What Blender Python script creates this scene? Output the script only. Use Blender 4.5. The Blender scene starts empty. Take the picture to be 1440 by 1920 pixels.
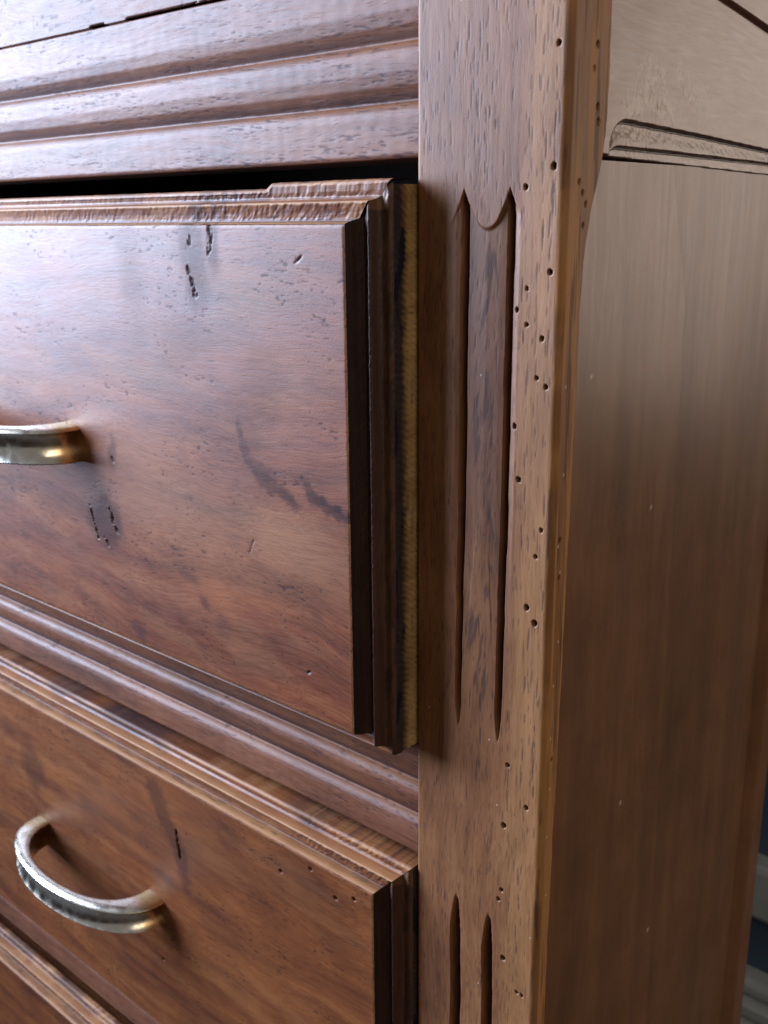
import bpy, math, random
import numpy as np
from mathutils import Matrix, Vector

MM = 0.001
scene = bpy.context.scene
rng = np.random.default_rng(7)

# ------------------------------------------------------------------ camera
cam_d = bpy.data.cameras.new('camera')
cam = bpy.data.objects.new('camera', cam_d)
scene.collection.objects.link(cam)
cam_d.sensor_width = 36.0
cam_d.sensor_fit = 'AUTO'
cam_d.lens = 36.0 * 1913.7 / 1920.0
cam_d.clip_start = 0.02
cam_d.clip_end = 50.0
CAM = (236.067 * MM, -287.033 * MM, 73.988 * MM)
RX = Vector((0.75254341, 0.65847928, -0.00913511))
RY = Vector((0.17521119, -0.2135734, -0.96108659))
RZ = Vector((-0.63480662, 0.72165881, -0.2760962))
m = Matrix.Identity(4)
for i in range(3):
    m[i][0], m[i][1], m[i][2], m[i][3] = RX[i], -RY[i], -RZ[i], CAM[i]
cam.matrix_world = m
cam_d.dof.use_dof = True
cam_d.dof.focus_distance = 0.375
cam_d.dof.aperture_fstop = 18.0
scene.camera = cam

# ------------------------------------------------------------------ light
world = bpy.data.worlds.new("World")
scene.world = world
world.use_nodes = True
bg = world.node_tree.nodes['Background']
bg.inputs['Color'].default_value = (1.0, 0.92, 0.86, 1)
bg.inputs['Strength'].default_value = 0.15


def area(name, loc, target, sx, sy, power, color):
    d = bpy.data.lights.new(name, 'AREA')
    d.shape = 'RECTANGLE'
    d.size, d.size_y = sx, sy
    d.energy = power
    d.color = color
    o = bpy.data.objects.new(name, d)
    scene.collection.objects.link(o)
    o.location = loc
    o.rotation_euler = (Vector(target) - Vector(loc)).to_track_quat('-Z', 'Y').to_euler()
    return o


wl = area('window_light', (-1.18, -0.60, 0.44), (-0.12, 0, 0.14), 0.62, 1.10, 23.0, (0.60, 0.73, 1.0))
wl.data.spread = math.radians(84)
scene.cycles.caustics_reflective = False
fw = area('far_glare_light', (0.98, 1.75, 0.22), (0.06, 0.1, 0.0), 0.80, 0.95, 6.8, (1.0, 0.83, 0.71))  # unseen lamp added for the glare on the side panel
fw.rotation_euler.rotate_axis('Z', math.radians(-28))  # rolled so that its edge shapes the diagonal glare
area('room_fill_light', (1.5, -0.75, 0.85), (0.0, 0.0, 0.15), 1.4, 1.1, 8.8, (1.0, 0.84, 0.66))  # unseen fill lamp, added as room bounce on right-facing edges

scene.view_settings.view_transform = 'Standard'
scene.view_settings.look = 'None'
scene.view_settings.exposure = 0.0
scene.view_settings.gamma = 1.0


# ------------------------------------------------------------------ numpy helpers
def _hash(ix, iy, seed):
    h = (ix.astype(np.int64) * 374761393 + iy.astype(np.int64) * 668265263 + seed * 974711) & 0x7fffffff
    h = ((h ^ (h >> 13)) * 1274126177) & 0x7fffffff
    return ((h ^ (h >> 16)) & 0xffff) / 65535.0


def vnoise(x, y, seed=0):
    ix, iy = np.floor(x), np.floor(y)
    fx, fy = x - ix, y - iy
    fx, fy = fx * fx * (3 - 2 * fx), fy * fy * (3 - 2 * fy)
    a, b = _hash(ix, iy, seed), _hash(ix + 1, iy, seed)
    c, d = _hash(ix, iy + 1, seed), _hash(ix + 1, iy + 1, seed)
    return (a * (1 - fx) + b * fx) * (1 - fy) + (c * (1 - fx) + d * fx) * fy


def fbm(x, y, seed=0, o=4):
    s, t, a = 0, 0, 1.0
    for k in range(o):
        s = s + a * vnoise(x * 2 ** k + 17.3 * k, y * 2 ** k + 9.1 * k, seed + k)
        t += a
        a *= .5
    return s / t


def sstep(a, b, x):
    t = np.clip((x - a) / (b - a), 0, 1)
    return t * t * (3 - 2 * t)


def seg_dist(X, Z, p, q):
    px, pz = p
    dx, dz = q[0] - px, q[1] - pz
    L = dx * dx + dz * dz + 1e-9
    t = np.clip(((X - px) * dx + (Z - pz) * dz) / L, 0, 1)
    return np.hypot(X - px - t * dx, Z - pz - t * dz), t


def poly_mask(X, Z, pts, w, soft, jitter=0.0, seed=0):
    """stroke along a polyline; w is a half width or a list of half widths per point"""
    out = np.zeros_like(X)
    n = len(pts)
    ws = w if isinstance(w, (list, tuple)) else [w] * n
    j = (fbm(X / 3, Z / 3, seed, 3) - .5) * jitter if jitter else 0
    for i in range(n - 1):
        d, t = seg_dist(X, Z, pts[i], pts[i + 1])
        ww = ws[i] * (1 - t) + ws[i + 1] * t
        out = np.maximum(out, 1 - sstep(ww, ww + soft, d + j))
    return out


def broken(X, Z, seed, v):
    n = fbm(X / .7, Z / 3.2, seed, 3)
    return sstep(.15, .6, v * (.45 + .8 * n) * sstep(.30, .48, n))


def blob(X, Z, c, rx, rz, ang=0.0, soft=.5, jitter=0.0, seed=0):
    ca, sa = math.cos(math.radians(ang)), math.sin(math.radians(ang))
    u, v = (X - c[0]), (Z - c[1])
    d = np.hypot((u * ca + v * sa) / rx, (-u * sa + v * ca) / rz)
    if jitter:
        d = d + (fbm(X / (rx * .5 + 1), Z / (rz * .5 + 1), seed, 3) - .5) * jitter
    return 1 - sstep(1 - soft, 1 + soft, d)


# ------------------------------------------------------------------ mesh helpers
def link(o, parent=None):
    scene.collection.objects.link(o)
    if parent:
        o.parent = parent
    return o


def mesh_from(name, V, F, mat, parent=None, mk=None, smooth=True):
    """V (n,3) in millimetres, F (m,4) or list of faces"""
    me = bpy.data.meshes.new(name)
    if isinstance(F, np.ndarray):
        nf, k = F.shape
        me.vertices.add(len(V))
        me.vertices.foreach_set('co', (np.asarray(V, np.float64) * MM).astype(np.float32).ravel())
        me.loops.add(nf * k)
        me.loops.foreach_set('vertex_index', F.astype(np.int32).ravel())
        me.polygons.add(nf)
        me.polygons.foreach_set('loop_start', np.arange(0, nf * k, k, dtype=np.int32))
        me.polygons.foreach_set('loop_total', np.full(nf, k, np.int32))
        me.update(calc_edges=True)
    else:
        me.from_pydata([tuple(c * MM for c in v) for v in V], [], F)
    me.validate()
    if smooth:
        me.polygons.foreach_set('use_smooth', np.ones(len(me.polygons), dtype=bool))
    a = me.color_attributes.new('mk', 'FLOAT_COLOR', 'POINT')
    if mk is None:
        mk = np.zeros((len(me.vertices), 4))
    a.data.foreach_set('color', np.asarray(mk, np.float32).ravel())
    me.materials.append(mat)
    return link(bpy.data.objects.new(name, me), parent)


def grid_faces(nu, nv, flip=False, base=0):
    i = np.arange(nu * nv).reshape(nu, nv) + base
    a, b, c, d = i[:-1, :-1], i[1:, :-1], i[1:, 1:], i[:-1, 1:]
    F = np.stack([a, b, c, d] if not flip else [a, d, c, b], -1)
    return F.reshape(-1, 4)


def grid_obj(name, P, mat, parent=None, mk=None, flip=False, extra_boxes=()):
    nu, nv = P.shape[:2]
    V = P.reshape(-1, 3)
    F = grid_faces(nu, nv, flip)
    M = np.zeros((nu * nv, 4)) if mk is None else mk.reshape(-1, 4)
    for b in extra_boxes:
        bv, bf = box_data(*b)
        F = np.concatenate([F, bf + len(V)])
        V = np.concatenate([V, bv])
        M = np.concatenate([M, np.zeros((len(bv), 4))])
    return mesh_from(name, V, F, mat, parent, M)


def box_data(x0, x1, y0, y1, z0, z1):
    c = np.array([(x, y, z) for x in (x0, x1) for y in (y0, y1) for z in (z0, z1)], float)
    q = [(0, 1, 3, 2), (4, 6, 7, 5), (0, 4, 5, 1), (2, 3, 7, 6), (0, 2, 6, 4), (1, 5, 7, 3)]
    V = np.concatenate([c[list(f)] for f in q])
    return V, np.arange(24).reshape(6, 4)


def box_obj(name, b, mat, parent=None):
    V, F = box_data(*b)
    return mesh_from(name, V, F, mat, parent, smooth=False)


def stack(*a):
    a = [np.zeros(np.broadcast(*a).shape) + k for k in a]
    return np.stack(a, -1)


def resample(pts, step):
    pts = np.asarray(pts, float)
    out = [pts[0]]
    for p, q in zip(pts[:-1], pts[1:]):
        n = max(1, int(math.ceil(np.linalg.norm(q - p) / step)))
        for k in range(1, n + 1):
            out.append(p + (q - p) * k / n)
    return np.array(out)


def round_profile(pts, step, it=2):
    p = resample(pts, step)
    for _ in range(it):
        p[1:-1] = .25 * p[:-2] + .5 * p[1:-1] + .25 * p[2:]
    return p


# ------------------------------------------------------------------ materials
def wood(name, dark, mid, light, axis='X', rough=.36, bump=.25, blotch=.5, pore=.5, stain=(.015, .016, .026),
         wear_and_light=(.36, .17, .065), coat=.25, spec=.5, fine=1.0, seed=0.0, warp=.02):
    mat = bpy.data.materials.new(name)
    mat.use_nodes = True
    nt = mat.node_tree
    N, L = nt.nodes, nt.links
    bs = N['Principled BSDF']
    tc = N.new('ShaderNodeTexCoord')

    def math_(op, a, b=None):
        n = N.new('ShaderNodeMath')
        n.operation = op
        for i, v in enumerate((a, b)):
            if v is None:
                continue
            if hasattr(v, 'links'):
                L.new(v, n.inputs[i])
            else:
                n.inputs[i].default_value = v
        return n.outputs[0]

    def noise(scale, detail=3, rough_=.55, vec=None, dist=0.0):
        mp = N.new('ShaderNodeMapping')
        L.new(vec, mp.inputs['Vector'])
        mp.inputs['Scale'].default_value = scale
        mp.inputs['Location'].default_value = (seed, seed * 1.7, seed * .6)
        n = N.new('ShaderNodeTexNoise')
        n.inputs['Scale'].default_value = 1.0
        n.inputs['Detail'].default_value = detail
        n.inputs['Roughness'].default_value = rough_
        n.inputs['Distortion'].default_value = dist
        L.new(mp.outputs[0], n.inputs['Vector'])
        return n

    # warp the coordinates so that the grain wanders
    wn = noise((9, 9, 9), 2, .5, tc.outputs['Object'])
    sub = N.new('ShaderNodeVectorMath')
    sub.operation = 'SUBTRACT'
    L.new(wn.outputs['Color'], sub.inputs[0])
    sub.inputs[1].default_value = (.5, .5, .5)
    sc = N.new('ShaderNodeVectorMath')
    sc.operation = 'SCALE'
    L.new(sub.outputs[0], sc.inputs[0])
    sc.inputs['Scale'].default_value = warp
    ad = N.new('ShaderNodeVectorMath')
    L.new(tc.outputs['Object'], ad.inputs[0])
    L.new(sc.outputs[0], ad.inputs[1])
    V = ad.outputs[0]

    def S(al, ac):
        return {'X': (al, ac, ac), 'Z': (ac, ac, al), 'Y': (ac, al, ac)}[axis]

    band = noise(S(6, 90), 3, .6, V)
    fib = noise(S(45 * fine, 900 * fine), 3, .65, V)
    por = noise(S(110, 1500), 2, .5, V)
    blo = noise((26, 26, 26), 3, .6, tc.outputs['Object'])
    # value 0..1
    v = math_('ADD', math_('MULTIPLY', band.outputs['Fac'], 1.0 - blotch), math_('MULTIPLY', blo.outputs['Fac'], blotch))
    v = math_('ADD', v, math_('MULTIPLY', math_('SUBTRACT', fib.outputs['Fac'], .5), .36))
    ramp = N.new('ShaderNodeValToRGB')
    e = ramp.color_ramp.elements
    e[0].position, e[0].color = .30, (*dark, 1)
    e[1].position, e[1].color = .72, (*light, 1)
    k = ramp.color_ramp.elements.new(.5)
    k.color = (*mid, 1)
    L.new(v, ramp.inputs[0])

    def mix(fac, a, b):
        n = N.new('ShaderNodeMix')
        n.data_type = 'RGBA'
        L.new(fac, n.inputs[0])
        for i, c in ((6, a), (7, b)):
            if hasattr(c, 'links'):
                L.new(c, n.inputs[i])
            else:
                n.inputs[i].default_value = (*c, 1)
        return n.outputs[2]

    at = N.new('ShaderNodeAttribute')
    at.attribute_name = 'mk'
    sp = N.new('ShaderNodeSeparateColor')
    L.new(at.outputs['Color'], sp.inputs[0])
    pr = N.new('ShaderNodeMapRange')
    L.new(por.outputs['Fac'], pr.inputs[0])
    pr.inputs[1].default_value, pr.inputs[2].default_value = .60, .72
    pf = math_('MULTIPLY', pr.outputs[0], pore)
    col = mix(pf, ramp.outputs[0], tuple(c * .35 for c in dark))
    wf = math_('MULTIPLY', sp.outputs[1], math_('ADD', .45, fib.outputs['Fac']))
    wf.node.use_clamp = True
    col = mix(wf, col, wear_and_light)  # wear colour, also used for painted light
    col = mix(sp.outputs[0], col, stain)  # stain colour, also used for painted shade
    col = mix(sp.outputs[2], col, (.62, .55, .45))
    L.new(col, bs.inputs['Base Color'])
    # roughness follows fibres, pores and stains
    r = math_('ADD', rough - .09, math_('MULTIPLY', fib.outputs['Fac'], .18))
    r = math_('ADD', r, math_('MULTIPLY', sp.outputs[0], .04))
    r = math_('ADD', r, math_('MULTIPLY', sp.outputs[1], .12))
    L.new(r, bs.inputs['Roughness'])
    # stained, dry pores carry little varnish
    sv = math_('MULTIPLY', math_('SUBTRACT', 1.0, math_('MULTIPLY', math_('MAXIMUM', sp.outputs[0], pf), .75)), spec)
    L.new(sv, bs.inputs['Specular IOR Level'])
    bs.inputs['Coat Weight'].default_value = coat
    bs.inputs['Coat Roughness'].default_value = .22
    h = math_('SUBTRACT', math_('MULTIPLY', fib.outputs['Fac'], .55), math_('MULTIPLY', pr.outputs[0], pore * .8))
    grit = noise((1300, 1300, 1300), 2, .6, tc.outputs['Object'])
    h = math_('ADD', h, math_('MULTIPLY', grit.outputs['Fac'], .35))
    bp = N.new('ShaderNodeBump')
    bp.inputs['Strength'].default_value = bump
    bp.inputs['Distance'].default_value = .0004
    L.new(h, bp.inputs['Height'])
    L.new(bp.outputs[0], bs.inputs['Normal'])
    return mat


M_face = wood('drawer_wood', (.066, .015, .005), (.142, .035, .011), (.225, .066, .018), 'X', .47, .20, .36, .3, seed=1.3, warp=.035, coat=.0, spec=.42, fine=1.3, stain=(.016, .010, .013))
M_face2 = wood('drawer_wood_low', (.066, .017, .005), (.142, .040, .011), (.220, .074, .018), 'X', .56, .20, .36, .3, seed=4.1, warp=.035, coat=.0, spec=.24, fine=1.3, stain=(.016, .010, .011))
M_mould = wood('moulding_wood', (.085, .024, .009), (.19, .062, .021), (.31, .125, .040), 'X', .46, .22, .35, .5, seed=2.2, coat=.0, spec=.4)
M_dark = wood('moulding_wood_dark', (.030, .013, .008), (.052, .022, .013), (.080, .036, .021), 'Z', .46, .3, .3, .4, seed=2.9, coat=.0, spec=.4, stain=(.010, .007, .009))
M_sawn = wood('sawn_edge_wood', (.21, .115, .04), (.36, .225, .085), (.50, .34, .145), 'Y', .6, .5, .35, .3, seed=6.0, coat=.0, spec=.3)
M_rail = wood('rail_wood', (.070, .024, .011), (.150, .053, .025), (.215, .088, .042), 'X', .52, .18, .35, .4, seed=3.4, coat=.0, spec=.34)
M_post = wood('post_wood', (.096, .036, .014), (.178, .072, .028), (.258, .116, .048), 'Z', .48, .18, .4, .4, seed=5.2, coat=.0, spec=.36, wear_and_light=(.42, .205, .072))
M_side = wood('side_wood', (.135, .058, .025), (.175, .077, .033), (.218, .098, .042), 'Z', .38, .08, .78, .2, seed=8.7, coat=.2, fine=.6)
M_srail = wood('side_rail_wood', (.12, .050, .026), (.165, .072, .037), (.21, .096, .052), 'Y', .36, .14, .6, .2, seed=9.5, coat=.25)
M_in = wood('inner_wood', (.03, .016, .009), (.05, .026, .014), (.07, .036, .02), 'X', .7, .2, .4, .3, seed=7.7, coat=0)


def brass():
    mat = bpy.data.materials.new('old_brass')
    mat.use_nodes = True
    nt = mat.node_tree
    N, L = nt.nodes, nt.links
    bs = N['Principled BSDF']
    bs.inputs['Metallic'].default_value = 1
    tc = N.new('ShaderNodeTexCoord')
    n = N.new('ShaderNodeTexNoise')
    n.inputs['Scale'].default_value = 160
    n.inputs['Detail'].default_value = 5
    L.new(tc.outputs['Object'], n.inputs['Vector'])
    r = N.new('ShaderNodeValToRGB')
    e = r.color_ramp.elements
    e[0].position, e[0].color = .34, (.68, .61, .46, 1)
    e[1].position, e[1].color = .50, (.96, .93, .84, 1)
    L.new(n.outputs['Fac'], r.inputs[0])
    at = N.new('ShaderNodeAttribute')
    at.attribute_name = 'mk'
    sp = N.new('ShaderNodeSeparateColor')
    L.new(at.outputs['Color'], sp.inputs[0])
    mx = N.new('ShaderNodeMix')
    mx.data_type = 'RGBA'
    L.new(sp.outputs[1], mx.inputs[0])
    L.new(r.outputs[0], mx.inputs[6])
    mx.inputs[7].default_value = (.60, .36, .08, 1)
    L.new(mx.outputs[2], bs.inputs['Base Color'])
    mr = N.new('ShaderNodeMapRange')
    L.new(n.outputs['Fac'], mr.inputs[0])
    mr.inputs[1].default_value, mr.inputs[2].default_value = .35, .6
    mr.inputs[3].default_value, mr.inputs[4].default_value = .34, .16
    L.new(mr.outputs[0], bs.inputs['Roughness'])
    bp = N.new('ShaderNodeBump')
    bp.inputs['Strength'].default_value = .10
    bp.inputs['Distance'].default_value = .0006
    L.new(n.outputs['Fac'], bp.inputs['Height'])
    L.new(bp.outputs[0], bs.inputs['Normal'])
    return mat


def plaster(name, c, scale=20):
    mat = bpy.data.materials.new(name)
    mat.use_nodes = True
    nt = mat.node_tree
    N, L = nt.nodes, nt.links
    bs = N['Principled BSDF']
    bs.inputs['Roughness'].default_value = .7
    tc = N.new('ShaderNodeTexCoord')
    n = N.new('ShaderNodeTexNoise')
    n.inputs['Scale'].default_value = scale
    n.inputs['Detail'].default_value = 5
    L.new(tc.outputs['Object'], n.inputs['Vector'])
    r = N.new('ShaderNodeValToRGB')
    e = r.color_ramp.elements
    e[0].position, e[0].color = .3, (*[k * .8 for k in c], 1)
    e[1].position, e[1].color = .7, (*[min(1, k * 1.15) for k in c], 1)
    L.new(n.outputs['Fac'], r.inputs[0])
    L.new(r.outputs[0], bs.inputs['Base Color'])
    return mat


M_brass = brass()
M_wall = plaster('wall_paint', (.06, .10, .17))
M_skirt = plaster('skirting_paint', (.42, .47, .50), 30)
M_floor = plaster('floor_boards', (.05, .035, .025), 8)

# ------------------------------------------------------------------ setting behind and below
wall = box_obj('wall', (-900, 130, 420, 440, -640, 330), M_wall)
wall['kind'] = 'structure'
xs = np.array([-900., 131.])
for nm, pts in (('dado_rail', [(420, -402), (405, -403), (403, -408), (403, -446), (407, -451), (420, -452)]),
                ('skirting_board', [(420, -505), (406, -506), (403, -511), (403, -518), (409, -521), (409, -526), (402, -529), (402, -539), (409, -542),
                                    (409, -548), (401, -552), (401, -639)])):
    P = round_profile(pts, 1.5, 1)
    grid_obj(nm, stack(xs[:, None], P[None, :, 0], P[None, :, 1]), M_skirt, wall)
fl = box_obj('floor', (-4000, 4000, -4000, 4000, -660, -640), M_floor)
fl['kind'] = 'structure'

# ------------------------------------------------------------------ the dresser
dresser = bpy.data.objects.new('dresser', None)
link(dresser)
dresser.location = (0, 0, 0)
dresser['label'] = 'worm holed reddish brown wooden dresser with moulded drawers and brass bow handles'
dresser['category'] = 'dresser'

XL = -560.0      # outer left of the carcass
XC = 60.0        # outer right of the carcass


# ---- right corner post: front face, rounded arris and the strip of its side
def strip_edge(z):
    return np.interp(z, [-640, -206, 16, 40, 60, 75, 93, 100, 330], [7.0, 8.0, 12.1, 12.4, 13.4, 16.5, 23.5, 25, 24])


def flute_depth(X, Z):
    # upper pair of flutes meeting in a low reed, pointed at both ends
    def pair(ztop, zbot, cL, cR, wingL, wingR):
        d = np.zeros_like(X)
        wob = (fbm(Z / 14, X * 0, 31, 2) - .5) * .5
        x = X + wob
        prof = np.interp(x, [wingL, wingL + 3.5, cL - 1.4, cL - .8, cL + .7, cL + 1.5, (cL + cR) / 2, cR - 4, cR - 1.5, cR - .8, cR + .9, cR + 1.7, wingR],
                         [0, .2, .7, 4.8, 5.0, 1.2, .8, 1.0, 1.3, 6.0, 6.0, .8, 0])
        # distance to the nearest groove axis limits the carved width near the ends
        ax = np.minimum(np.abs(x - cL), np.abs(x - cR))
        tt = np.clip((ztop - Z) / 14.0, 0, 1)
        lim = 7.4 * tt ** 1.15
        tb = np.clip((Z - zbot) / 90.0, 0, 1)
        lim = np.minimum(lim, .1 + 7.4 * tb ** .8)
        lim = np.where((Z > ztop) | (Z < zbot), -1, lim)
        m = 1 - sstep(lim - .55, lim + .15, ax)
        mid = (np.abs(x - (cL + cR) / 2) < 6) * sstep(-.3, .8, ztop - 12.6 - .16 * (x - (cL + cR) / 2) ** 2 * -1 * -1 + .30 * (x - (cL + cR) / 2) ** 2 - Z) * sstep(zbot + 25, zbot + 95, Z)
        m = np.maximum(m, mid)
        fade = sstep(0, 26, Z - zbot) * .8 + .2
        fade = fade * (.55 + .45 * sstep(0, 8, ztop - Z))
        shallow = np.minimum(prof, 1.3)
        return (shallow * sstep(zbot + 15, zbot + 120, Z) + (prof - shallow)) * m * fade
    d = pair(83.2, -116.0, 20.8, 39.4, 13.8, 43.4)
    # lower pair: plain narrow grooves, rounded tops
    for c, zt in ((20.9, -190.0), (37.0, -191.5)):
        t = np.clip((zt - Z) / 18, 0, 1)
        w = .0 + 1.9 * t ** .8
        g = (1 - sstep(w - .3, w + .8, np.abs(X - c + .3 * np.sin(Z / 9)))) * 5.0 * sstep(0, 14, zt - Z)
        d = np.maximum(d, np.where(Z < zt, g, 0))
    return d


HOLES = [(55.8, 124.5), (55.4, 89.3), (45.2, 83.3), (55.4, 57.1), (46.7, 51.7), (47.1, 40.0), (53.1, 35.8), (51.5, 22.7), (55.2, 20.1), (42.9, 44.6),
         (45.5, -12.9), (55.3, -29.2), (53.5, -39.4), (50.4, -58.9), (53.9, -64.0), (43.2, 5.5), (44.3, -123.8), (53.1, -138.4), (43.2, -150.1),
         (42.9, -179.1), (41.6, -183.8), (44.5, -210.0), (51.5, -222.4), (53.8, -222.6)]
SIDE_HOLES = [(15.4, 125.4), (14.1, 118.3), (17.1, 107.4), (17.9, 103.0), (7.7, 84.6), (10.0, 81.3), (12.2, 77.9), (11.1, 71.3), (4.9, -33.3), (5.2, -47.1), (5.2, -118)]

zv = np.concatenate([np.linspace(-639, -262, 24)[:-1], np.arange(-262, 152, .4), np.linspace(152, 205, 10)])
r = 2.6
u_front = np.arange(.6, XC - r + .01, .3)
arc = np.linspace(0, math.pi / 2, 9)[1:-1]
nb = len(u_front)
u_side = np.linspace(0, 1, 62)
# columns: left return, small arris, front, rounding, side, return behind the panel
cols = []
X = np.zeros((0, len(zv)))
Zf, Xf = np.meshgrid(zv, u_front)
worn = (fbm(zv / 22, zv * 0, 77, 3) - .5)
dep = flute_depth(Xf, Zf)
mkf = np.zeros(Xf.shape + (4,))
# long pores: dashes in columns
pore = np.zeros_like(Xf)
R2 = random.Random(5)


def dash(x, z0, ln, w, s):
    iz0, iz1 = np.searchsorted(zv, [z0 - .5, z0 + ln + .5])
    ix0, ix1 = np.searchsorted(u_front, [x - w * 2.5 - 1, x + w * 2.5 + 1])
    if iz1 - iz0 < 2 or ix1 - ix0 < 2:
        return
    zz, xx = Zf[ix0:ix1, iz0:iz1], Xf[ix0:ix1, iz0:iz1]
    t = (zz - z0) / ln
    ww = w * np.sqrt(np.clip(4 * t * (1 - t), 0, 1)) * (.6 + .8 * vnoise(zz / .9, zz * 0 + x * 7, 5))
    k = s * (1 - sstep(ww * .4, ww + .28, np.abs(xx - x - .25 * np.sin(zz / 5 + x))))
    pore[ix0:ix1, iz0:iz1] = np.maximum(pore[ix0:ix1, iz0:iz1], k)


lines = [(44.8, .9), (47.2, .7), (50.3, 1.5), (51.6, .9), (54.8, 1.3), (56.4, .6), (33.0, .6), (29.5, .5), (25.8, .7), (22.5, .45), (15.0, .4), (9.0, .4), (4.5, .35), (38.0, .5)]
for lx, dens in lines:
    ph = R2.random() * 40
    for z0 in np.arange(-262, 150, 3.4):
        local = .5 + .5 * math.sin(z0 / 31 + ph) + (.35 if z0 > 85 else 0)
        if R2.random() < dens * .30 * local:
            dash(lx + R2.gauss(0, .45) + .6 * math.sin(z0 / 40 + ph), z0, R2.uniform(1.6, 8.5), R2.uniform(.08, .30), R2.uniform(.3, .9))
for k in range(900):
    dash(R2.uniform(1, 57), R2.uniform(-262, 150), R2.uniform(1, 4.5), R2.uniform(.08, .2), R2.uniform(.2, .65))
mkf[..., 0] = np.clip(pore * .85, 0, 1)
dep = dep + pore * .09
# figure inside the carved reed, and shade painted on the groove floors
reed = sstep(23, 26, Xf) * (1 - sstep(34, 37, Xf)) * sstep(-110, -95, Zf) * (1 - sstep(62, 70, Zf))
fig = fbm(Xf / 2.2, Zf / 7 + np.abs(Xf - 33) * .5, 91, 4)
mkf[..., 0] = np.maximum(mkf[..., 0], reed * sstep(.56, .72, fig) * .55)
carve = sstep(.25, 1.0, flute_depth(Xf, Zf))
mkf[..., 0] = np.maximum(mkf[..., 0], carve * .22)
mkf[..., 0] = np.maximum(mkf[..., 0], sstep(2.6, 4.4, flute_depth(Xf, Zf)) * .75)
# paler right of the flutes: window light beyond the drawer's shadow painted in
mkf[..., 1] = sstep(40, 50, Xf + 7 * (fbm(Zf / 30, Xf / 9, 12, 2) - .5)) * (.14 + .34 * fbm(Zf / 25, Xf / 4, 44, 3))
arr = (1 - sstep(57.6, 58.4, Xf + 2 * worn[None, :])) 
for hx, hz in HOLES:
    rad = .55 + .5 * R2.random()
    d = np.hypot(Xf - hx, (Zf - hz) * .92) + .3 * (vnoise(Xf * 1.1, Zf * 1.1, 8) - .5)
    dep = np.maximum(dep, (1 - sstep(rad - .35, rad + .15, d)) * 4.5)
    mkf[..., 0] = np.maximum(mkf[..., 0], (1 - sstep(rad - .3, rad + .35, d)) * .9)  # the dark of the hole's depth painted in as well
dep = dep + .10 * (fbm(Xf / 4, Zf / 22, 3, 3) - .5)
# pale specks of dust
for k in range(9):
    sx, sz = R2.uniform(1, 57), R2.uniform(-255, 145)
    mkf[..., 2] = np.maximum(mkf[..., 2], (1 - sstep(.15, .4, np.hypot(Xf - sx, Zf - sz))) * .7)
edgeL = np.where(Xf < 1.6, (1.6 - Xf) ** 2 * .35, 0)
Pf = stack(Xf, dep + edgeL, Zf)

ye = strip_edge(zv) + 1.0 * (fbm(zv / 9, zv * 0, 15, 3) - .5)
Pa = np.zeros((len(arc), len(zv), 3))
rr = r + worn * 1.6
for i, a in enumerate(arc):
    Pa[i, :, 0] = XC - r + np.sin(a) * r - .25 * (worn + .5) * math.sin(2 * a)
    Pa[i, :, 1] = r - np.cos(a) * r + .25 * (worn + .5) * math.sin(2 * a)
    Pa[i, :, 2] = zv
Us, Zs = np.meshgrid(u_side, zv, indexing='ij')
Ys = r + (ye[None, :] - r) * Us
sd = .25 * (fbm(Ys / 3, Zs / 30, 61, 3) - .5) + np.where(Us > .88, ((Us - .88) / .12) ** 2 * 1.1, 0)
mks = np.zeros(Us.shape + (4,))
for hy, hz in SIDE_HOLES:
    rad = .45 + .35 * R2.random()
    d = np.hypot((Ys - hy), (Zs - hz) * .8)
    sd = np.maximum(sd, (1 - sstep(rad - .3, rad + .2, d)) * 3.0)
    mks[..., 0] = np.maximum(mks[..., 0], (1 - sstep(rad - .2, rad + .3, d)) * .85)  # shade inside the holes painted too
st = fbm(Ys / 2.4, Zs / 60, 63, 3)
mks[..., 1] = np.clip(.35 + .75 * sstep(.35, .65, st), 0, 1)
mks[..., 0] = np.maximum(mks[..., 0], .45 * sstep(.60, .72, fbm(Ys / 1.6 + 9, Zs / 35, 64, 3)))
for sy, sz in ((4.0, -35.2), (5.7, -45.0), (6.4, -71.4), (4, -108.9), (4.4, -88), (4.8, -130), (4, -150), (5, -176), (4.6, 20), (5.5, -10)):
    mks[..., 2] = np.maximum(mks[..., 2], (1 - sstep(.2, .5, np.hypot(Ys - sy, (Zs - sz) * .7))) * .9)
Ps = stack(XC - sd, Ys, Zs)
mka = np.zeros((len(arc), len(zv), 4))
wear_line = fbm(zv / 28, zv * 0, 66, 4)
for i in range(len(arc)):
    mka[i, :, 1] = .35 + .5 * sstep(.4, .6, wear_line)
    mka[i, :, 0] = .5 * sstep(.62, .7, fbm(zv / 30, zv * 0 + i * .4, 67, 4)) * (i < 4)
Pl = stack(np.full((1, len(zv)), .6), np.full((1, len(zv)), 30.), zv[None, :])
Pr = stack(np.full((1, len(zv)), XC - 9.), (ye + .5)[None, :], zv[None, :])
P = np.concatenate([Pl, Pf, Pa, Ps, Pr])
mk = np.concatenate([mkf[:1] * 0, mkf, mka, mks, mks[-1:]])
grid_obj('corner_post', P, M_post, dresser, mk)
box_obj('corner_post', (XL, -500, 0, 45, -639, 205), M_post, dresser)

# ---- horizontal rails with two sunk reeds
xr = np.concatenate([np.linspace(-500, -420, 12)[:-1], np.arange(-420, .4, .8)])


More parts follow.
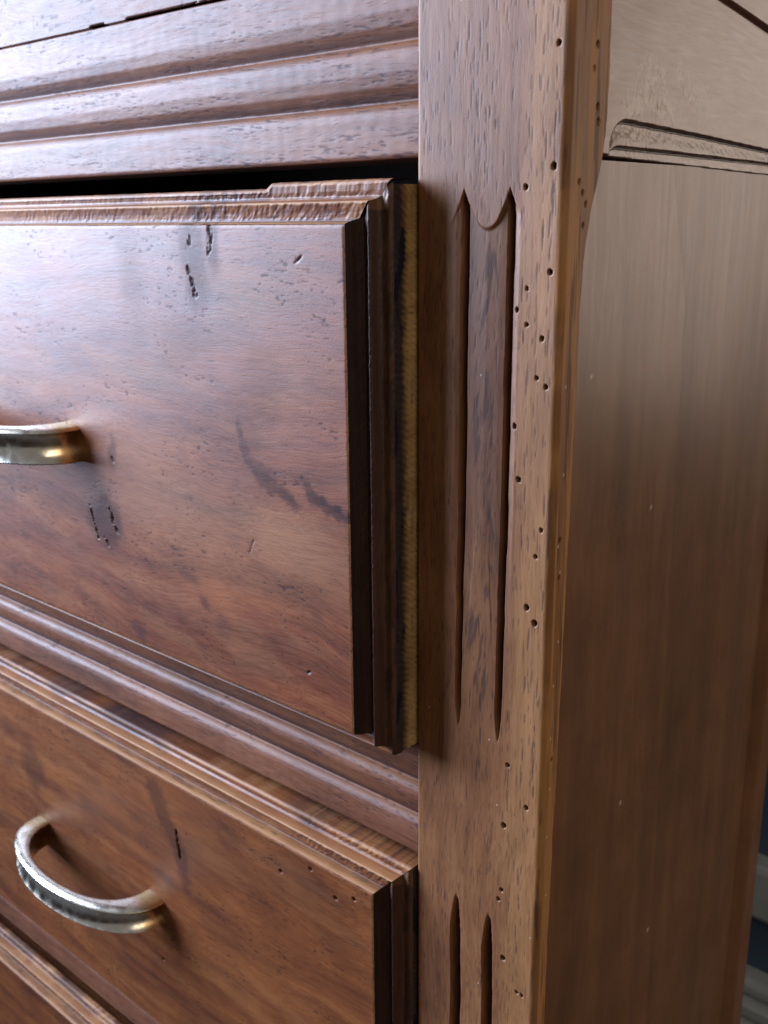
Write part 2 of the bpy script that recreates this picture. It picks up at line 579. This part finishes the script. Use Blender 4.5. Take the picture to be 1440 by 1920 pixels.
def rail(name, zb, zt, lips, seed):
    pts = [(28, zt), (1.5, zt), (1.0, zt - .6)]
    for zl in lips:
        pts += [(.9, zl + 9.5), (1.9, zl + 5.0), (3.9, zl + 1.6), (4.6, zl + .5), (4.5, zl - .1), (3.2, zl - .7), (2.1, zl - 1.6), (1.3, zl - 3.0), (.9, zl - 5.0)]
    pts += [(.8, zb + 6), (1.0, zb + 1.2), (1.8, zb), (28, zb)]
    p = round_profile(pts, .4, 2)
    Xg, _ = np.meshgrid(xr, p[:, 0], indexing='ij')
    Yg = np.broadcast_to(p[None, :, 0], Xg.shape).copy()
    Zg = np.broadcast_to(p[None, :, 1], Xg.shape).copy()
    wob = .35 * (fbm(Xg / 60, Zg / 30, seed, 2) - .5)
    Yg += .16 * (fbm(Xg / 9, Zg / 2.5, seed + 3, 3) - .5) * (Yg < 10)
    Zg += wob
    mk = np.zeros(Xg.shape + (4,))
    dash_ = fbm(Xg / 4, Zg / .55, seed + 7, 2)
    zone = fbm(Xg / 40, Zg / 6, seed + 9, 2)
    pm = sstep(.66, .76, dash_) * sstep(.38, .6, zone)
    mk[..., 0] = .55 * pm
    Yg += .09 * pm * (Yg < 10)
    for zl in lips:   # shade painted into the grooves, the lips are rubbed bare
        mk[..., 0] = np.maximum(mk[..., 0], .45 * (1 - sstep(.3, 2.2, np.abs(p[None, :, 1] - zl - 1.6))))
        mk[..., 1] = np.maximum(mk[..., 1], .22 * (1 - sstep(.2, 1.4, np.abs(p[None, :, 1] - zl + .9))) * (.3 + fbm(Xg / 12, Zg, seed + 2, 3)))
    chat = np.sin(Xg / 1.3 + 4 * fbm(Xg / 8, Zg / 5, seed + 4, 2))
    Yg += .022 * chat * (.2 + fbm(Xg / 30, Zg / 9, seed + 5, 2)) * (Yg < 10)
    return grid_obj(name, stack(Xg, Yg, Zg), M_rail, dresser, mk, flip=True)


rail('top_rail', 94.2, 156.4, (132.4, 113.0), 20)
rail('divider_rail', -182.6, -131.6, (-150.2, -166.0), 40)
rail('divider_rail', -407.5, -377.5, (-388.0,), 50)
# the board above the top rail, the open seam between them is a real gap
Xg, Zg = np.meshgrid(xr, np.concatenate([[156.9], np.arange(157.2, 205, 1.2)]), indexing='ij')
gap = .6 * sstep(.5, .62, fbm(Xg / 30, Zg * 0, 88, 2)) * (Zg < 157.1)
mk = np.zeros(Xg.shape + (4,))
pm = sstep(.66, .76, fbm(Xg / 5, Zg / .9, 83, 2)) * sstep(.4, .6, fbm(Xg / 30, Zg / 6, 84, 2))
mk[..., 0] = .55 * pm
P = stack(Xg, .8 - .045 * (Zg - 157) + .2 * (fbm(Xg / 14, Zg / 4, 81, 3) - .5) + .07 * pm, Zg + gap)
P = np.concatenate([P[:, :1] + np.array([0, 26, 0]), P], axis=1)
mk = np.concatenate([mk[:, :1], mk], axis=1)
grid_obj('frieze_board', P, M_rail, dresser, mk, flip=True)

# ---- carcass boards that close the body
box_obj('top_board', (XL - 12, XC + 10, -14, 244, 205.5, 226), M_rail, dresser)
box_obj('back_panel', (XL + 4, XC - 12, 233, 240, -639, 205), M_in, dresser)
box_obj('side_board', (XL + 3, XL + 14, 45.5, 232, -639, 205), M_side, dresser)
box_obj('plinth', (-499, -.5, 8, 30, -639, -601), M_rail, dresser)

# ---- right side: rail with its routed, stopped moulding
yv = np.arange(16, 236, .45)
zs = np.arange(88.5, 205, .4)
Yg, Zg = np.meshgrid(yv, zs, indexing='ij')


def routed(zl_pts, y0, rad):
    zl = np.interp(Yg, *zl_pts)
    # quarter-round end at the left
    t = np.clip((y0 + rad - Yg) / rad, 0, 1)
    drop = rad * (1 - np.sqrt(np.clip(1 - t * t, 0, 1))) * .85
    z = zl - drop
    return np.where(Yg < y0, -1e3, z - Zg)      # >0 below the line


d1 = routed(([20, 40, 100, 158, 236], [105, 104.6, 102.6, 100.2, 97.0]), 27.5, 11)
d2 = routed(([20, 60, 158, 236], [96.5, 96.3, 95.2, 94.2]), 26.0, 10)
d3 = routed(([20, 158, 236], [93.4, 90.8, 89.6]), 20, 1)
dep = 2.0 * sstep(-.15, .5, d1) + 1.3 * sstep(-.15, .45, d2) + 3.5 * sstep(-.1, .4, d3)
dep -= np.where((d1 > .3) & (d2 < 0), .9 * sstep(.5, 7, d1), 0)
dep += .9 * (1 - sstep(0, .55, np.abs(d1 - .3))) + .9 * (1 - sstep(0, .5, np.abs(d2 - .3)))
band = ((d1 > .5) & (d2 < .0)) | ((d2 > .5) & (d3 < 0))
dep += band * .18 * (fbm(Yg / 1.3 + Zg / 1.6, Zg / 1.0, 71, 2) - .5) * 1.3
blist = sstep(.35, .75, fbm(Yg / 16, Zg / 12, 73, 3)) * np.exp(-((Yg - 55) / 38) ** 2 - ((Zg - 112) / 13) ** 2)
dep += blist * .5 * (fbm(Yg / 1.1, Zg / 1.1, 74, 3) - .5)
dep += .5 * (fbm(Yg / 22, Zg / 16, 75, 2) - .5)
# the rail rises to a moulded edge near the top at the right
ztop = np.interp(Yg, [60, 100, 147, 236], [153, 149.2, 143.8, 134])
dep -= 2.4 * sstep(0, 1.6, Zg - ztop)
mk = np.zeros(Yg.shape + (4,))
mk[..., 2] = np.clip(blist * .6 * sstep(.35, .7, fbm(Yg / 2.2, Zg / 2.2, 78, 3)), 0, 1)  # pale lacquer bloom, with the sparkle highlights painted in
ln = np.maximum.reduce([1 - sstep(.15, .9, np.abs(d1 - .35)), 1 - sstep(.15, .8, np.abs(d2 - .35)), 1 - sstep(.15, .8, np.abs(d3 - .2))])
mk[..., 0] = .75 * ln  # shadow lines of the routed steps, painted dark
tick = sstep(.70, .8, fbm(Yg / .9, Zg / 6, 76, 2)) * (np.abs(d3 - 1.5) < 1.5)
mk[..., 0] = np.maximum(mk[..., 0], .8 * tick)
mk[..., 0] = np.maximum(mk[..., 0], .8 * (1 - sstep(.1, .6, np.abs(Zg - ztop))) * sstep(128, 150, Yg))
mk[..., 2] += ((d2 > .6) & (d3 < -.2)) * .22 + ((d1 > .8) & (d2 < -.2)) * .08  # bands paled to imitate their glossy reflection
keep = d3 < 1.6
P = stack(XC - .8 - np.clip(dep, -3, 9), Yg, np.where(d3 > 1.2, Zg, Zg))
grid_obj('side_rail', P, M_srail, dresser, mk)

# side panel, slightly bowed, tongued behind the post and the back stile
yp = np.arange(2, 216.1, 1.0)
zp = np.concatenate([np.linspace(-639, -420, 30)[:-1], np.arange(-420, 92.6, 1.0)])
Yg, Zg = np.meshgrid(yp, zp, indexing='ij')
bow = .9 * (fbm(Yg / 70, Zg / 200, 51, 2) - .5) + .12 * (fbm(Yg / 7, Zg / 90, 52, 3) - .5)
mk = np.zeros(Yg.shape + (4,))
streak = fbm(Yg / 11, Zg / 160, 55, 3)
mk[..., 0] = .16 * sstep(.4, .75, streak)
joint = np.interp(Zg, [-640, 40, 92], [128, 100, 82])
mk[..., 0] += .22 * (Yg > joint) * (1 - sstep(0, 14, Yg - joint))
mk[..., 1] = .1 * sstep(.45, .75, fbm(Yg / 9 + 40, Zg / 120, 56, 3))
for sy, sz in ((82.2, -39.1), (71.7, -169.5), (108.4, -256.3), (30, 20)):
    mk[..., 2] = np.maximum(mk[..., 2], 1 - sstep(.3, 1.2, np.hypot(Yg - sy, Zg - sz)))
grid_obj('side_panel', stack(XC - 5.0 + bow, Yg, Zg), M_side, dresser, mk)
# back stile with a sunk bevel towards the panel
p = round_profile([(48, 205.), (48, 211.2), (53, 212.5), (53.5, 217), (59.0, 221.), (60, 223.), (60, 236.), (59, 238), (47, 238.5)], .6, 1)
zz = np.concatenate([np.arange(-639, 96, 6.0)])
Zg, Xg = np.meshgrid(zz, p[:, 0], indexing='ij')
grid_obj('back_stile', stack(Xg, np.broadcast_to(p[None, :, 1], Xg.shape), Zg), M_side, dresser, flip=True)

# ------------------------------------------------------------------ drawers
# profile of the drawer edge: (distance in from the outer edge, depth behind the face)
EDGE = [(13.5, 0.0), (13.2, .5), (12.9, 2.0), (12.8, 8.3), (11.6, 8.1), (9.6, 6.6), (7.6, 4.4), (6.4, 3.5), (5.9, 4.0), (5.4, 9.0), (4.2, 9.9),
        (2.8, 9.3), (1.4, 8.9), (.5, 9.3), (0.0, 10.2)]


def handle(parent, cx, cz, face_y, hs=1.0):
    n = 140
    sec = []   # cross section: t across (0 inner .. 1 outer), h height -1..1
    sec = [(0.0, -.9), (0.0, 0), (0.0, .9), (.10, .98), (.30, 1.0), (.55, .97), (.80, .89), (.97, .78), (1.0, .72), (.95, .66), (.83, .5), (.73, .2), (.71, -.1), (.76, -.45), (.88, -.78), (1.0, -.93),
           (.97, -1.0), (.8, -1.0), (.12, -.97)]
    V, mk = [], []
    th = .5 * math.pi * (1 - np.cos(np.linspace(0, math.pi, n)))
    for a in th:
        c, s = math.cos(a), math.sin(a)
        po = np.array([64.5 * c, 34.8 * s ** .86])
        pi_ = np.array([49.5 * c, 29.6 * s ** .80])
        endf = abs(c) ** 8
        for t, h in sec:
            q = pi_ + (po - pi_) * t
            hh = 7.2 * hs * h * (1 + .06 * endf)
            V.append((cx + q[0], face_y - q[1] + .15, cz + hh))
            mk.append((0, .7 * sstep(.93, .99, abs(c)), 0, 1))
    k = len(sec)
    F = []
    for i in range(n - 1):
        for j in range(k):
            a, b = i * k + j, i * k + (j + 1) % k
            F.append((a, b, b + k, a + k))
    F.append(tuple(range(k)))
    F.append(tuple(range((n - 1) * k, n * k))[::-1])
    o = mesh_from('handle', V, F, M_brass, parent, np.array(mk), smooth=True)
    o.data.set_sharp_from_angle(angle=math.radians(38))
    return o


def drawer(face_y, zt, zb, bottom, hx, hz, fmat, seed, marks=None, notch=False, fine=True, label=None, hs=1.0, lip=False):
    xo0, xo1 = -499.0, -1.0
    fx0, fx1 = xo0 + 13.5, xo1 - 13.5
    fz0, fz1 = zb + bottom * 13.5, zt - 13.5
    st = .6 if fine else 2.5
    xa = np.concatenate([np.linspace(fx0, -415, 16)[:-1], np.arange(-415, fx1, st), [fx1]])
    za = np.concatenate([np.arange(fz0, fz1, st * .75), [fz1]])
    Xg, Zg = np.meshgrid(xa, za, indexing='ij')
    mk = np.zeros(Xg.shape + (4,))
    dep = .3 * (fbm(Xg / 45, Zg / 22, seed, 2) - .5) + .04 * (fbm(Xg / 7, Zg / 2.2, seed + 1, 3) - .5)
    if marks:
        dep = dep + marks(Xg, Zg, mk)
    pm = sstep(.70, .80, fbm(Xg / 2.6, Zg / .9, seed + 5, 2)) * sstep(.45, .65, fbm(Xg / 25, Zg / 12, seed + 6, 3))
    dep = dep + .04 * pm
    mk[..., 0] = np.maximum(mk[..., 0], .6 * pm)
    edge = np.minimum(np.minimum(fx1 - Xg, fz1 - Zg), Zg - fz0) - .5 * fbm(Xg / 2.2, Zg / 2.2, seed + 8, 3)
    dep = dep + .45 * (1 - np.clip(edge / .9, 0, 1)) ** 2
    mk[..., 1] = np.maximum(mk[..., 1], .45 * (1 - sstep(.2, 1.8, np.minimum(edge, 9))) * fbm(Xg / 9, Zg / 9, seed + 9, 3) * 1.4)
    d = grid_obj('drawer', stack(Xg, face_y + dep, Zg), fmat, dresser, mk, flip=False,
                 extra_boxes=[(xo0 + 1, xo1 - 1.2, face_y + 12.8, face_y + 26, zb + 1, zt - (14.5 if lip else .8)),
                              (xo0 + 8, xo0 + 20, face_y + 26.2, 222, zb + 4, zt - 30), (xo1 - 20, xo1 - 8, face_y + 26.2, 222, zb + 4, zt - 30)])
    if label:
        d['label'] = label
    prof = round_profile(EDGE, .35, 1)
    back = np.array([[0.0, 12.0], [0.0, 26.0]])
    # top moulding, mitred at both ends
    prof = round_profile(EDGE[:3] + [(12.8, 5.4), (11.6, 5.5), (9.6, 5.0), (7.6, 4.2), (6.4, 3.6)] + EDGE[8:], .35, 1)
    pt = np.concatenate([prof, resample(np.array([prof[-1], [0, 12.6], [.6, 13.2], [15, 13.3]] if lip else [prof[-1], [0, 26.]]), .6)[1:]])
    ns = 900 if fine else 200
    s = np.concatenate([np.linspace(0, .16, 20)[:-1], np.linspace(.16, 1, ns)])
    W = np.broadcast_to(pt[None, :, 0], (len(s), len(pt)))
    Dp = np.broadcast_to(pt[None, :, 1], (len(s), len(pt))).copy()
    Xg = (xo0 + W) + (xo1 - xo0 - 2 * W) * s[:, None]
    Zg = zt - W
    ch = fbm(Xg / 1.5 + W * .5, W / 2.4, seed + 11, 2) - .5
    zone = sstep(.38, .62, fbm(Xg / 45, W / 60, seed + 12, 2))
    if notch:
        zone = np.clip(zone * .4 + sstep(-95, -60, Xg) + .5 * (np.abs(Xg + 92) < 12), 0, 1)
    tread = ((W > 6.2) & (W < 12.4)) | (W < 4.8)
    disp = ch * (.12 + .42 * zone) * tread
    Dp = Dp + .8 * disp + .25 * (fbm(Xg / 40, W / 8, seed + 13, 2) - .5)
    Zg = Zg + .55 * disp
    if notch:
        lift = sstep(-64.5, -60.5, Xg + 3 * (fbm(W, W * 0, 2, 2) - .5)) * 1.3 * (W < 2.2)
        low = -.7 * (1 - sstep(-64, -60, Xg)) * (W < 2.2)
        Zg = Zg + lift + low
    mk = np.zeros(W.shape + (4,))
    wr = fbm(Xg / 14, W / 3, seed + 14, 3)
    for e_ in (13.3, 6.3, 1.0):
        mk[..., 1] = np.maximum(mk[..., 1], (1 - sstep(.25, 1.1, np.abs(W - e_))) * np.clip(.35 + 1.0 * wr, 0, 1))
    mk[..., 1] = np.maximum(mk[..., 1], (.85 if lip else .40) * sstep(.42 if lip else .5, .7, wr))
    mk[..., 0] = .4 * sstep(.10, .32, fbm(Xg / 2.2 + W * .8, W / 1.6, seed + 17, 3) - .38) * zone * tread
    mk[..., 0] = np.maximum(mk[..., 0], .55 * (1 - sstep(.2, .8, np.abs(W - 12.3))))
    mk[..., 0] = np.maximum(mk[..., 0], (W > 12.7) * (Dp > 1.6) * .5 * sstep(.45, .62, fbm(Xg / 9, Dp / 1.5, seed + 16, 3)))
    mk[..., 1] = np.maximum(mk[..., 1], (W > 12.6) * (Dp < 1.8) * np.clip(.35 + .9 * wr, 0, 1))
    mk[..., 0] = np.maximum(mk[..., 0], (.30 if notch else .62) * (W < 5.3) * sstep(.30, .62, fbm(Xg / 30, W / 9, seed + 15, 3)) * (1 - sstep(-60, -36, Xg)))
    mk[..., 1] = np.maximum(mk[..., 1], .5 * (W < 5.3) * sstep(-60, -40, Xg) * wr)
    if notch:
        for cx_, w_ in ((-87, 2.2), (-98, 4.5), (-81, 1.0)):
            mk[..., 0] = np.maximum(mk[..., 0], .55 * (1 - sstep(w_ * .4, w_ * 1.6, np.abs(Xg - cx_ + .6 * W * .3))))
    grid_obj('edge_moulding', stack(Xg, face_y + Dp, Zg), M_mould, d, mk, flip=True)
    # right moulding: dark stain with its shade painted in
    prof = round_profile([(13.5, 0), (13.1, .8), (12.5, 2.4), (11.9, 5.0), (11.0, 7.0), (9.6, 6.6), (7.6, 4.9), (6.6, 4.2), (6.0, 4.6), (5.2, 7.6), (4.2, 8.9), (2.8, 8.9), (1.2, 8.7), (.4, 9.3), (0, 10.2)], .35, 2)
    ht = zt - zb
    s = np.linspace(0, 1, int(ht / .5))
    W = np.broadcast_to(prof[None, :, 0], (len(s), len(prof)))
    Dp = np.broadcast_to(prof[None, :, 1], W.shape).copy()
    Zg = zb + (W if bottom >= .99 else W * bottom) + (ht - W - W * bottom) * s[:, None]
    tread = ((W > 6.2) & (W < 12.4)) | (W < 4.8)
    Dp += tread * .35 * (fbm(Zg / 1.4 + W, W / 2, seed + 21, 2) - .5) + .12 * (fbm(Zg / 6, W / 1, seed + 22, 2) - .5)
    mk = np.zeros(W.shape + (4,))
    mk[..., 0] = .75 * sstep(10.6, 13.4, W + .5 * (fbm(Zg / 3, W, seed + 25, 3) - .5))  # groove beside the face painted darker as shade
    mk[..., 1] = .10 * (W < 4.6) * sstep(.4, .6, fbm(Zg / 9, W / 2, seed + 23, 3)) 
    mk[..., 1] = np.maximum(mk[..., 1], .4 * (Zg > zt - 9) * (W < 7) * fbm(Zg / 3, W, seed + 24, 2))
    grid_obj('edge_moulding', stack(xo1 - W, face_y + Dp, Zg), M_dark, d, mk)['label'] = 'dark stained right edge moulding with shade painted in'
    # raw sawn end of the front board
    yy = np.arange(9.6, 26.01, .4)
    za = np.arange(zb + .2, zt - .2, .45)
    Yg, Zg = np.meshgrid(yy, za, indexing='ij')
    saw = np.sin((Zg + Yg * .55) / .42 + 9 * fbm(Zg / 14, Yg / 9, seed + 31, 3))
    sd = .16 * saw * (.5 + fbm(Zg / 10, Yg / 7, seed + 32, 2)) + .5 * (fbm(Zg / 7, Yg / 4, seed + 33, 3) - .5)
    sd += 1.0 * np.clip((10.8 - Yg) / 1.2, 0, 1) ** 2
    mk = np.zeros(Yg.shape + (4,))
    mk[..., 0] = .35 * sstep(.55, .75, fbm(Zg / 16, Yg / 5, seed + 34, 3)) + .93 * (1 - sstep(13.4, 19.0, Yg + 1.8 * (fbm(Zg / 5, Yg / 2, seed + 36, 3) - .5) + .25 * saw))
    mk[..., 1] = .35 * sstep(.2, .9, saw) * fbm(Zg / 8, Yg / 6, seed + 35, 2)
    grid_obj('sawn_edge', stack(xo1 - np.clip(sd, -.3, 2) , face_y + Yg, Zg), M_sawn, d, mk)
    # bottom moulding
    if bottom > 0:
        s = np.linspace(0, 1, 160)
        W = np.broadcast_to(prof[None, :, 0], (len(s), len(prof)))
        Dp = np.broadcast_to(prof[None, :, 1], W.shape)
        grid_obj('edge_moulding', stack((xo0 + W) + (xo1 - xo0 - 2 * W) * s[:, None], face_y + Dp, zb + W * bottom), M_mould, d)
    handle(d, hx, hz, face_y, hs)
    return d


def marks_top(X, Z, mk):
    dep = np.zeros_like(X)

    def stain(v):
        mk[..., 0] = np.maximum(mk[..., 0], v)
    # splits running down from the top edge, in blue-grey stained wood
    cr = poly_mask(X, Z, [(-80.1, 84), (-85.5, 79.8), (-87.4, 74), (-86.6, 67.0), (-88.6, 60.9)], [.2, .0, .1, .4, .0], .8, 3.6, 1)
    cr = np.maximum(cr, poly_mask(X, Z, [(-99.4, 69.0), (-99.7, 65.0)], [.0, .4], 1.0, 2.8, 2))
    cr = np.maximum(cr, poly_mask(X, Z, [(-102.2, 56.4), (-99.8, 50.7), (-98.3, 45.0)], [.0, .3, .0], .9, 3.0, 3))
    cr = broken(X, Z, 41, cr)
    dep += .5 * cr
    stain(.95 * cr)
    stain(.75 * sstep(.48, .66, fbm(X / 1.3, Z / 16, 49, 3)) * np.maximum(blob(X, Z, (-99, 60), 7, 18, 2, .7, .6, 51), blob(X, Z, (-86, 66), 5, 13, 0, .7, .6, 52)))
    stain(.50 * blob(X, Z, (-98, 62), 8, 22, 4, .6, .8, 5))
    stain(.50 * blob(X, Z, (-86, 66), 4, 12, 0, .6, .8, 6))
    stain(.26 * blob(X, Z, (-141, 50), 9, 20, 8, .8, .8, 7))
    stain(.22 * blob(X, Z, (-110, 28), 16, 12, 0, .8, .8, 8))
    # two dark wedges of heart stain
    w1 = poly_mask(X, Z, [(-76, -3), (-71.7, -17.8), (-62.4, -24.3), (-51.5, -29.6), (-43.6, -33.4)], [.1, .6, 2.2, 1.4, .0], 4.0, 5.0, 9)
    w2 = poly_mask(X, Z, [(-39.5, -22.5), (-33.4, -29.3), (-23.2, -32.0), (-13.3, -35.2)], [.2, 1.8, 1.4, 1.2], 2.4, 5.0, 10)
    stain(.66 * w1 * (.55 + .9 * (fbm(X / 10, Z / 3, 45, 3) - .2)))
    stain(.74 * w2 * (.55 + .9 * (fbm(X / 10, Z / 3, 46, 3) - .2)))
    stain(.25 * blob(X, Z, (-70, -8), 9, 16, 25, .8, .8, 11))
    # oval knot with splits
    k = blob(X, Z, (-175.6, -65.5), 14, 13, 0, .35, .7, 12)
    stain(.62 * k)
    kc = poly_mask(X, Z, [(-173.9, -54.7), (-170.7, -60.4), (-170.1, -64.7), (-167.0, -68.5)], [.15, .4, .2, .5], .4, 1.8, 13)
    kc = np.maximum(kc, poly_mask(X, Z, [(-189.0, -58.5), (-186.8, -64.9), (-184.7, -72.0), (-183.5, -74.4)], [.0, .0, .15, .5], .35, 1.8, 14))
    kc = np.maximum(kc, poly_mask(X, Z, [(-177.8, -73.3), (-175.5, -77.0)], [.6, .4], .4, 1, 15))
    kc = broken(X, Z, 42, kc)
    dep += .9 * kc
    stain(.95 * kc)
    sc = .8 * poly_mask(X, Z, [(-69.6, -52.9), (-72.3, -58.8)], [.4, .05], .4, 1.4, 16)
    dep += .3 * sc
    stain(.85 * sc)
    for c, rx, rz, v in (((-113, -79.5), 7, 2.6, .45), ((-104, -88.8), 3.2, 2.8, .5), ((-92, -96.4), 5, 5, .28), ((-33.6, -77.2), 4, 3, .3), ((-155, -116), 7, 3, .5),
                         ((-103, -89), 3, 2.5, .3), ((-166, -29), 3.2, 8, .45), ((-60, 12), 14, 14, .22)):
        stain(v * blob(X, Z, c, rx, rz, -12, .6, .9, int(abs(c[0]))))
    for c, rx, rz in (((-39.2, -103.1), 1.2, .6), ((-166.3, -33), .8, 1.8), ((-38, 60), 2.6, .3)):
        b = blob(X, Z, c, rx, rz, 35, .3, .3, 3)
        dep += .5 * b
        stain(.85 * b)
    # red-orange heartwood flares
    mk[..., 1] = np.maximum(mk[..., 1], .34 * blob(X, Z, (-48, -50), 34, 15, -10, .8, .7, 21))
    mk[..., 1] = np.maximum(mk[..., 1], .24 * blob(X, Z, (-120, -50), 60, 22, -12, .9, .8, 22))
    mk[..., 1] = np.maximum(mk[..., 1], .14 * sstep(.42, .8, fbm(X / 38, Z / 7 + X / 40, 23, 3)))
    return dep


def marks_low(X, Z, mk):
    dep = np.zeros_like(X)

    def stain(v):
        mk[..., 0] = np.maximum(mk[..., 0], v)
    stain(.50 * blob(X, Z, (-293.5, -246), 13, 15, 0, .5, .6, 5))
    stain(.50 * poly_mask(X, Z, [(-169, -212), (-161, -226), (-151, -240), (-146, -262)], [4, 3, 3, 1], 6, 5, 6))
    c = broken(X, Z, 48, poly_mask(X, Z, [(-151.8, -230), (-150.2, -244.6)], [.2, .8], .9, 2.5, 8))
    dep += 1.2 * c
    stain(.9 * c)
    for hx, hz in ((-72.5, -217.5), (-52.4, -207.2), (-25.8, -210.1), (-37, -214.9), (-172.8, -320.5)):
        b = 1 - sstep(.6, 1.1, np.hypot(X - hx, Z - hz))
        dep += 2 * b
        stain(.9 * b)  # darkness of the sunk worm holes added in colour
    stain(.22 * sstep(.5, .8, fbm(X / 40, Z / 12, 33, 3)))
    mk[..., 1] = np.maximum(mk[..., 1], .13 * sstep(.42, .8, fbm(X / 60, Z / 6 + X / 90, 34, 3)))
    return dep


drawer(-21.3, 86.0, -131.2, .63, -256.0, -28.5, M_face, 100, marks_top, notch=True, label='top drawer pulled slightly open, with knots and splits', hs=1.2)
drawer(-11.5, -188.4, -377.2, .60, -231.8, -286.6, M_face2, 140, marks_low, label='closed middle drawer with half bow handle')
drawer(-11.5, -415.0, -600.0, .60, -240.0, -513.0, M_face2, 180, None, label='bottom drawer with yellow worn upper edge', lip=True)
